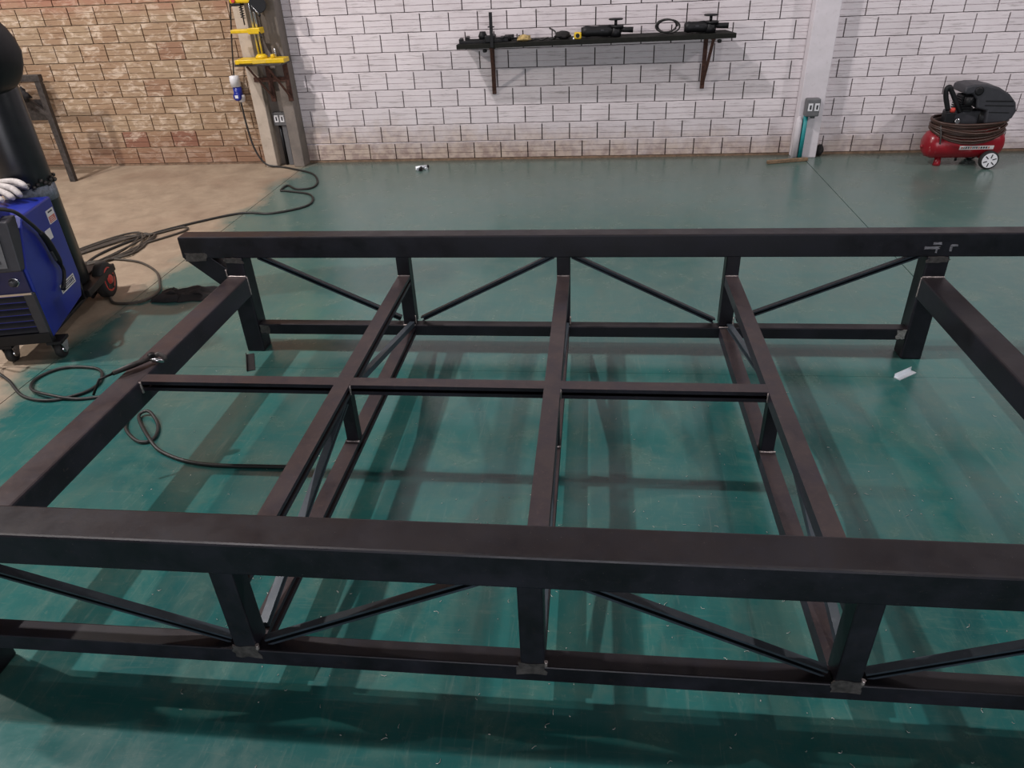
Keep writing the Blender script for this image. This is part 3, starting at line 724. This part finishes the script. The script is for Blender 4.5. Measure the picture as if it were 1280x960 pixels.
crumple('yellow_rag', (-.55, 6.085, zs(-.55)), .055, .045, .020, 'yrag', 'crumpled yellowish rag on the middle left of the shelf', 'rag', 2)
crumple('black_cloth', (-.255, 6.12, zs(-.25)), .06, .05, .026, 'rag', 'black crumpled cloth on the shelf beside the yellow tape measure', 'cloth', 5)
cable('thin_wire', [(-.49, 6.07, zs(-.5)+.005), (-.45, 6.10, zs(-.5)+.012), (-.41, 6.07, zs(-.5)+.006), (-.37, 6.11, zs(-.5)+.015), (-.34, 6.08, zs(-.5)+.008), (-.31, 6.13, zs(-.5)+.012), (-.315, 6.16, zs(-.5)+.05), (-.36, 6.18, zs(-.5)+.075)], .006, 'cable', 'loose black wire on the shelf right of the yellowish rag', 'wire')
s = thing('tape_measure', (-.14, 6.085, zs(-.14)), 'small yellow tape measure on the shelf beside the black grinder', 'tape measure')
part('case', MB().box((-.168, 6.06, zs(-.14)), (-.112, 6.11, zs(-.14)+.046)), 'yellow', s, .008)
part('hook', MB().box((-.176, 6.055, zs(-.14)+.002), (-.166, 6.075, zs(-.14)+.012)), 'alu', s)
part('side_badge', MB().lathe([(.015, 0), (.015, .002)], (-.14, 6.0595, zs(-.14)+.025), (0,-1,0), 14), 'black', s)
def grinder(x, y, dirx, ln, label, k_=1.35):
    z0 = zs(x); o = thing('angle_grinder', (x, y, z0), label, 'grinder', 'angle grinders on the wall shelf')
    z1 = z0+.032*k_
    part('motor_body', MB().tube([(x+dirx*(.02+ln*k/6), y+.01, z1) for k in range(7)], [q*k_ for q in (.026,.031,.030,.027,.027,.030,.022)], 14), 'black', o)
    part('gear_head', MB().lathe([(.030*k_, -.03*k_), (.033*k_, -.01), (.028*k_, .022), (.016, .030)], (x, y+.01, z1), (0,0,1), 14), 'black', o)
    part('spindle', MB().lathe([(.011, .028), (.011, .072)], (x, y+.01, z1), (0,0,1), 10), 'black', o)
    part('disc', MB().lathe([(.014, .070), (.050, .073), (.056, .078), (.050, .083), (.014, .085)], (x, y+.01, z1), (0,0,1), 22), 'black', o)
    part('side_handle', MB().tube([(x-dirx*.025, y+.01, z1+.002), (x-dirx*.05, y, z1+.006), (x-dirx*.13, y-.01, z1+.004)], [.010, .018, .020], 10), 'black', o)
    part('power_switch', MB().box((x+dirx*.10-.012, y-.032*k_+.004, z1+.006), (x+dirx*.10+.012, y-.020*k_+.004, z1+.014)), 'darkgrey', o)
    part('guard', MB().lathe([(.046, -.006), (.050, 0), (.046, .010)], (x-dirx*.01, y+.01, z1+.028), (0,0,1), 18), 'black', o)
grinder(.145, 6.10, -1, .24, 'black angle grinder with a disc on top in the middle of the shelf')
grinder(.845, 6.10, -1, .17, 'black angle grinder with a disc on top at the right end of the shelf')
cp = []
for k in range(40):
    an = k/40*2*PI*3; cp.append((.53+.078*math.cos(an)+.012*math.sin(an*.33), 6.12+.03*math.sin(an*.7), zs(.5)+.055+.044*math.sin(an)+.003*(k//14)))
cable('cord_coil', cp, .006, 'cable', 'black cord standing in loops on the shelf between the two angle grinders', 'cord', 3)

# ------------------------------------------------------------------ drill stand on the left column
dr = thing('drill_stand', (-2.66, 6.02, .855), 'yellow bench drill stand on a steel bracket on the bare concrete column', 'drill')
mb = MB(); pts = [(-2.845,5.955),(-2.70,5.955),(-2.60,5.985),(-2.45,5.985),(-2.45,6.10),(-2.60,6.12),(-2.845,6.12)]; n = len(pts)
mb.add([(x,y,.858) for x,y in pts]+[(x,y,.892) for x,y in pts], [tuple(range(n))[::-1], tuple(range(n,2*n))]+[(i,(i+1) % n,(i+1) % n+n,i+n) for i in range(n)])
part('base_plate', mb, 'yellow', dr, .005)
part('base_slot', MB().box((-2.81, 5.9535, .861), (-2.70, 5.957, .866)), 'black', dr)
part('column_foot', MB().lathe([(.048, 0), (.045, .015), (.030, .030)], (-2.65, 6.04, .892), (0,0,1), 16), 'yellow', dr)
part('base_lug', MB().box((-2.57, 6.02, .892), (-2.54, 6.06, .918)), 'yellow', dr, .006)
part('clamp_pin', MB().tube([(-2.515, 6.0, .89), (-2.515, 6.0, .965)], .006, 8), 'chrome', dr)
for x in (-2.664, -2.637):
    part('guide_rod', MB().tube([(x, 6.03, .91), (x, 6.03, 1.62)], .0095, 10), 'chrome', dr)
ar = MB().box((-2.842, 5.99, 1.078), (-2.66, 6.07, 1.104)).box((-2.70, 5.985, 1.070), (-2.60, 6.075, 1.112))
part('table_arm', ar, 'yellow', dr, .005)
part('table_lever', MB().tube([(-2.607, 5.99, 1.085), (-2.588, 5.97, 1.045)], .006, 8), 'black', dr)
part('head', MB().box((-2.79, 5.97, 1.285), (-2.60, 6.09, 1.62)), 'yellow', dr, .012)
part('head_cap', MB().box((-2.775, 5.955, 1.268), (-2.70, 6.03, 1.288)), 'black', dr, .004)
part('switch_button', MB().lathe([(.016, 0), (.014, .010)], (-2.755, 5.969, 1.305), (0,-1,0), 12), 'redhub', dr)
part('pulley', MB().lathe([(.060, -.012), (.064, 0), (.060, .012)], (-2.575, 5.985, 1.275), (.35,-1,.1), 22), 'black', dr)
part('feed_lever', MB().tube([(-2.615, 5.962, 1.268), (-2.567, 5.955, 1.208)], .0055, 8), 'chrome', dr)
part('lever_knob', MB().lathe([(.004,-.011),(.010,-.006),(.012,0),(.010,.006),(.004,.011)], (-2.563, 5.954, 1.202), (.6,0,-.7), 12), 'black', dr)
spp = [(-2.715+.015*math.cos(k*.7), 5.995+.015*math.sin(k*.7), 1.265-k*.0018) for k in range(46)]
part('spring', MB().tube(spp, .003, 5), 'black', dr)
part('drill_bit', MB().tube([(-2.715, 5.995, 1.275), (-2.715, 5.995, 1.135)], .0055, 8), 'stand', dr)
br = thing('drill_bracket', (-2.66, 6.25, .55), 'rusty steel bracket carrying the yellow drill stand on the column', 'bracket')
part('bracket_plate', MB().box((-2.86, 5.965, .842), (-2.47, 6.15, .857)), 'stand', br, .002)
br_x = ((-2.665, -2.765), (-2.515, -2.60))
part('cross_bar', MB().box((-2.80, 6.133, .70), (-2.515, 6.149, .735)), 'rust', br, .002)
for x, xa in br_x:
    part('upright', MB().box((x-.020, 6.135, .545), (x+.020, 6.149, .842)), 'rust', br, .002)
    part('diagonal', MB().bar((xa, 5.985, .838), (x+.004, 6.138, .575), .022, .010), 'rust', br, .001)
tag(part('hanging_cable', MB().tube(smoothpath([(-2.80, 6.05, 1.55), (-2.86, 6.13, 1.50), (-2.885, 6.19, 1.30), (-2.95, 6.205, 1.0), (-3.0, 6.21, .745)], 6), .006, 7), 'cable'), 'black cord hanging from the yellow drill stand to the blue plug', 'cord')
pl = thing('plug_connector', (-2.995, 6.21, .54), 'blue and white plug connector hanging in front of the bare brick wall', 'plug')
part('plug_cap', MB().lathe([(.014, .012), (.038, .008), (.042, -.02), (.042, -.075)], (-3.0, 6.21, .735), (0,0,1), 16), 'white', pl, 0, 'white upper shell')
part('plug_body', MB().lathe([(.036, 0), (.036, -.085), (.030, -.092)], (-2.995, 6.21, .66), (0,0,1), 16), 'blue', pl, 0, 'blue middle')
part('plug_collar', MB().lathe([(.028, -.02), (.034, -.008), (.034, .012), (.024, .018)], (-2.992, 6.178, .585), (0,-1,.1), 16), 'blue', pl, 0, 'blue round lid')
part('plug_badge', MB().box((-3.006, 6.156, .574), (-2.978, 6.162, .598)), 'white', pl, .001)
part('plug_tail', MB().lathe([(.030, 0), (.034, -.02), (.026, -.052), (.012, -.058)], (-2.978, 6.212, .592), (0,0,1), 14), 'white', pl, 0, 'white lower shell')

# ------------------------------------------------------------------ grey steel stand on the far left
sd = thing('steel_stand', (-4.8, 5.85, 0), 'worn grey steel stand with a braced leg by the bare brick wall', 'stand')
part('leg', MB().box((-4.475, 5.78, 0), (-4.425, 5.82, .835)), 'stand', sd, .004)
part('leg', MB().box((-5.40, 5.78, 0), (-5.35, 5.82, .835)), 'stand', sd, .004)
part('top_bar', MB().box((-5.40, 5.775, .805), (-4.42, 5.825, .855)), 'stand', sd, .004)
part('brace', MB().bar((-4.64, 5.80, .72), (-4.452, 5.80, .52), .022, .028), 'stand', sd, .002)
part('side_plate', MB().box((-4.66, 5.83, .50), (-4.50, 5.842, .66)), 'stand', sd, .002)
part('shelf_plate', MB().box((-5.36, 5.82, .790), (-4.74, 6.2, .804)), 'stand', sd, .002)
crumple('black_pouch', (-4.60, 5.74, .655), .075, .04, .055, 'rag', 'black pouch hanging on the grey steel stand beside the gas cylinder', 'pouch', 8)

# ------------------------------------------------------------------ air compressor
YC = 5.92
cp_ = thing('air_compressor', (2.75, YC, 0), 'red air compressor with a black motor cover on the floor by the white wall', 'compressor')
zc = .160; rt = .108
part('tank', MB().lathe([(.02, -.275), (.06, -.268), (.092, -.245), (rt, -.20), (rt, .22), (.092, .262), (.06, .282), (.02, .288)], (2.755, YC, zc), (1,0,0), 32), 'red', cp_)
part('tank_plug', MB().tube([(2.470, YC, zc-.02), (2.492, YC, zc-.02)], .012, 8), 'red', cp_)
part('saddle', MB().box((2.56, YC-.07, zc+.085), (2.95, YC+.07, zc+.125)), 'red', cp_, .006)
part('foot', MB().lathe([(.028, 0), (.026, .02), (.020, .07)], (2.610, YC-.02, 0), (0,0,1), 14), 'red', cp_)
part('drain_valve', MB().tube([(2.735, YC-.03, .035), (2.735, YC-.03, .062)], .009, 8), 'black', cp_)
for y_ in (YC-.145, YC+.145):
    c = (2.915, y_, .066)
    wh = part('wheel', MB().lathe([(.045, -.020), (.060, -.020), (.066, -.013), (.066, .013), (.060, .020), (.045, .020)], c, (0,1,0), 28), 'rubber', cp_)
    hb = part('wheel_disc', MB().lathe([(.054, -.0215), (.054, .0215)], c, (0,1,0), 28), 'white', wh, .002)
    for k in range(6):
        an = k*PI/3+.3
        d = Vector((math.cos(an), 0, math.sin(an)))
        part('wheel_slot', MB().bar(Vector(c)+d*.018-Vector((0,.0215,0)), Vector(c)+d*.046-Vector((0,.0215,0)), .007, .003, (0,1,0)), 'black', wh)
part('axle', MB().tube([(2.915, YC-.145, .066), (2.915, YC+.145, .066)], .009, 8), 'black', cp_)
part('axle_bracket', MB().box((2.885, YC-.10, .055), (2.945, YC+.10, .085)), 'red', cp_, .004)
# label on the tank front: curved patch
mb = MB(); a0, a1 = -.36, -.10; nn = 6
vv = []
for i in range(nn+1):
    an = a0+(a1-a0)*i/nn+.12
    for x in (2.705, 2.945): vv.append((x, YC-math.cos(an)*(rt+.001), zc+math.sin(an)*(rt+.001)))
lb = part('tank_label', mb.add(vv, [(2*i, 2*i+1, 2*i+3, 2*i+2) for i in range(nn)], True), 'label_w', cp_, 0, 'white label with worn dark lettering')
tx = 2.718
for k in range(13):
    wk = R.choice([.007, .010, .012]); an = .25
    vv = []
    for a_ in (-.175, -.11, -.045):
        for x in (tx, tx+wk): vv.append((x, YC-math.cos(a_)*(rt+.0016), zc+math.sin(a_)*(rt+.0016)))
    part('label_letter', MB().add(vv, [(0,1,3,2),(2,3,5,4)]), 'ink' if k % 4 else 'label_r', lb); tx += wk+.0055
# pump, cover, handle
part('crankcase', MB().box((2.585, YC-.055, .275), (2.83, YC+.055, .40)), 'darkgrey', cp_, .012)
fin = MB()
for k in range(6): fin.box((2.645+k*.0, YC-.068, .405+k*.016), (2.74, YC+.068, .413+k*.016))
part('cylinder_fins', fin, 'black', cp_)
part('pump_head', MB().box((2.655, YC-.05, .39), (2.735, YC+.05, .51)), 'black', cp_, .008)
part('motor', MB().lathe([(.06, 0), (.075, .01), (.075, .17), (.06, .18)], (2.80, YC, .345), (1,0,0), 20), 'black', cp_)
poly = [(2.632,.535),(2.640,.578),(2.70,.590),(2.78,.588),(2.87,.565),(2.95,.520),(3.01,.460),(3.030,.400),(3.015,.355),(2.975,.322),(2.835,.314),(2.825,.405),(2.75,.425),(2.735,.485),(2.70,.525),(2.66,.520)]
n = len(poly); mb = MB(); mb.add([(x, YC-.105, z_) for x, z_ in poly]+[(x, YC+.105, z_) for x, z_ in poly], [(i,(i+1) % n,(i+1) % n+n,i+n) for i in range(n)]+[tuple(range(n)), tuple(range(n,2*n))])
cv = part('motor_cover', mb, 'darkgrey', cp_, .014, seg=3)
part('cover_groove', MB().bar((2.80, YC-.1055, .476), (2.985, YC-.1055, .470), .004, .008), 'black', cv)
part('cover_groove', MB().bar((2.80, YC-.1055, .446), (3.0, YC-.1055, .438), .004, .006), 'black', cv)
part('cover_groove', MB().bar((2.84, YC-.1055, .398), (2.98, YC-.1055, .392), .004, .005), 'black', cv)
part('cover_cap', MB().lathe([(.03, 0), (.03, .006), (.02, .010)], (2.735, YC-.105, .545), (0,-1,0), 16), 'black', cv)
part('filter', MB().lathe([(.028, -.03), (.03, 0), (.028, .03)], (2.69, YC-.085, .475), (0,0,1), 14), 'black', cp_)
part('handle', MB().tube(smoothpath([(2.665, YC-.06, .395), (2.62, YC-.06, .46), (2.565, YC-.06, .545), (2.545, YC-.06, .570), (2.528, YC-.06, .555), (2.538, YC-.06, .50), (2.575, YC-.06, .41)], 5), .017, 10), 'black', cp_)
part('pressure_switch', MB().box((2.555, YC-.09, .318), (2.625, YC-.02, .40)), 'black', cp_, .008)
part('gauge', MB().lathe([(.020, 0), (.020, .014), (.016, .016)], (2.645, YC-.085, .335), (0,-1,.2), 16), 'chrome', cp_)
part('regulator', MB().lathe([(.016, 0), (.018, .02), (.012, .03)], (2.60, YC-.08, .40), (0,0,1), 12), 'redhub', cp_)
part('outlet_pipe', MB().tube(smoothpath([(2.57, YC-.05, .33), (2.545, YC-.085, .30), (2.55, YC-.11, .24), (2.56, YC-.108, .18)], 4), .006, 8), 'stand', cp_)
hz = []
turns = 10
for k in range(turns*20+1):
    an = k/20*2*PI; tt = k/(turns*20); q = math.sin(tt*PI*5)*.5+.5
    lv = (k//20)/(turns-1); sn = math.sin(an)
    droop = .015+.062*lv
    hz.append((2.765+(.240+.024*q)*math.cos(an), YC-.005+(.128+.028*q)*sn, .335-.068*lv+.008*math.sin(k*.9)*.5 - droop*max(0, -sn)**1.4 + .01*max(0, sn)))
tag(part('air_hose', MB().tube(hz, .0085, 7), 'hose'), 'brown rubber air hose wound around the pump of the red compressor', 'hose')
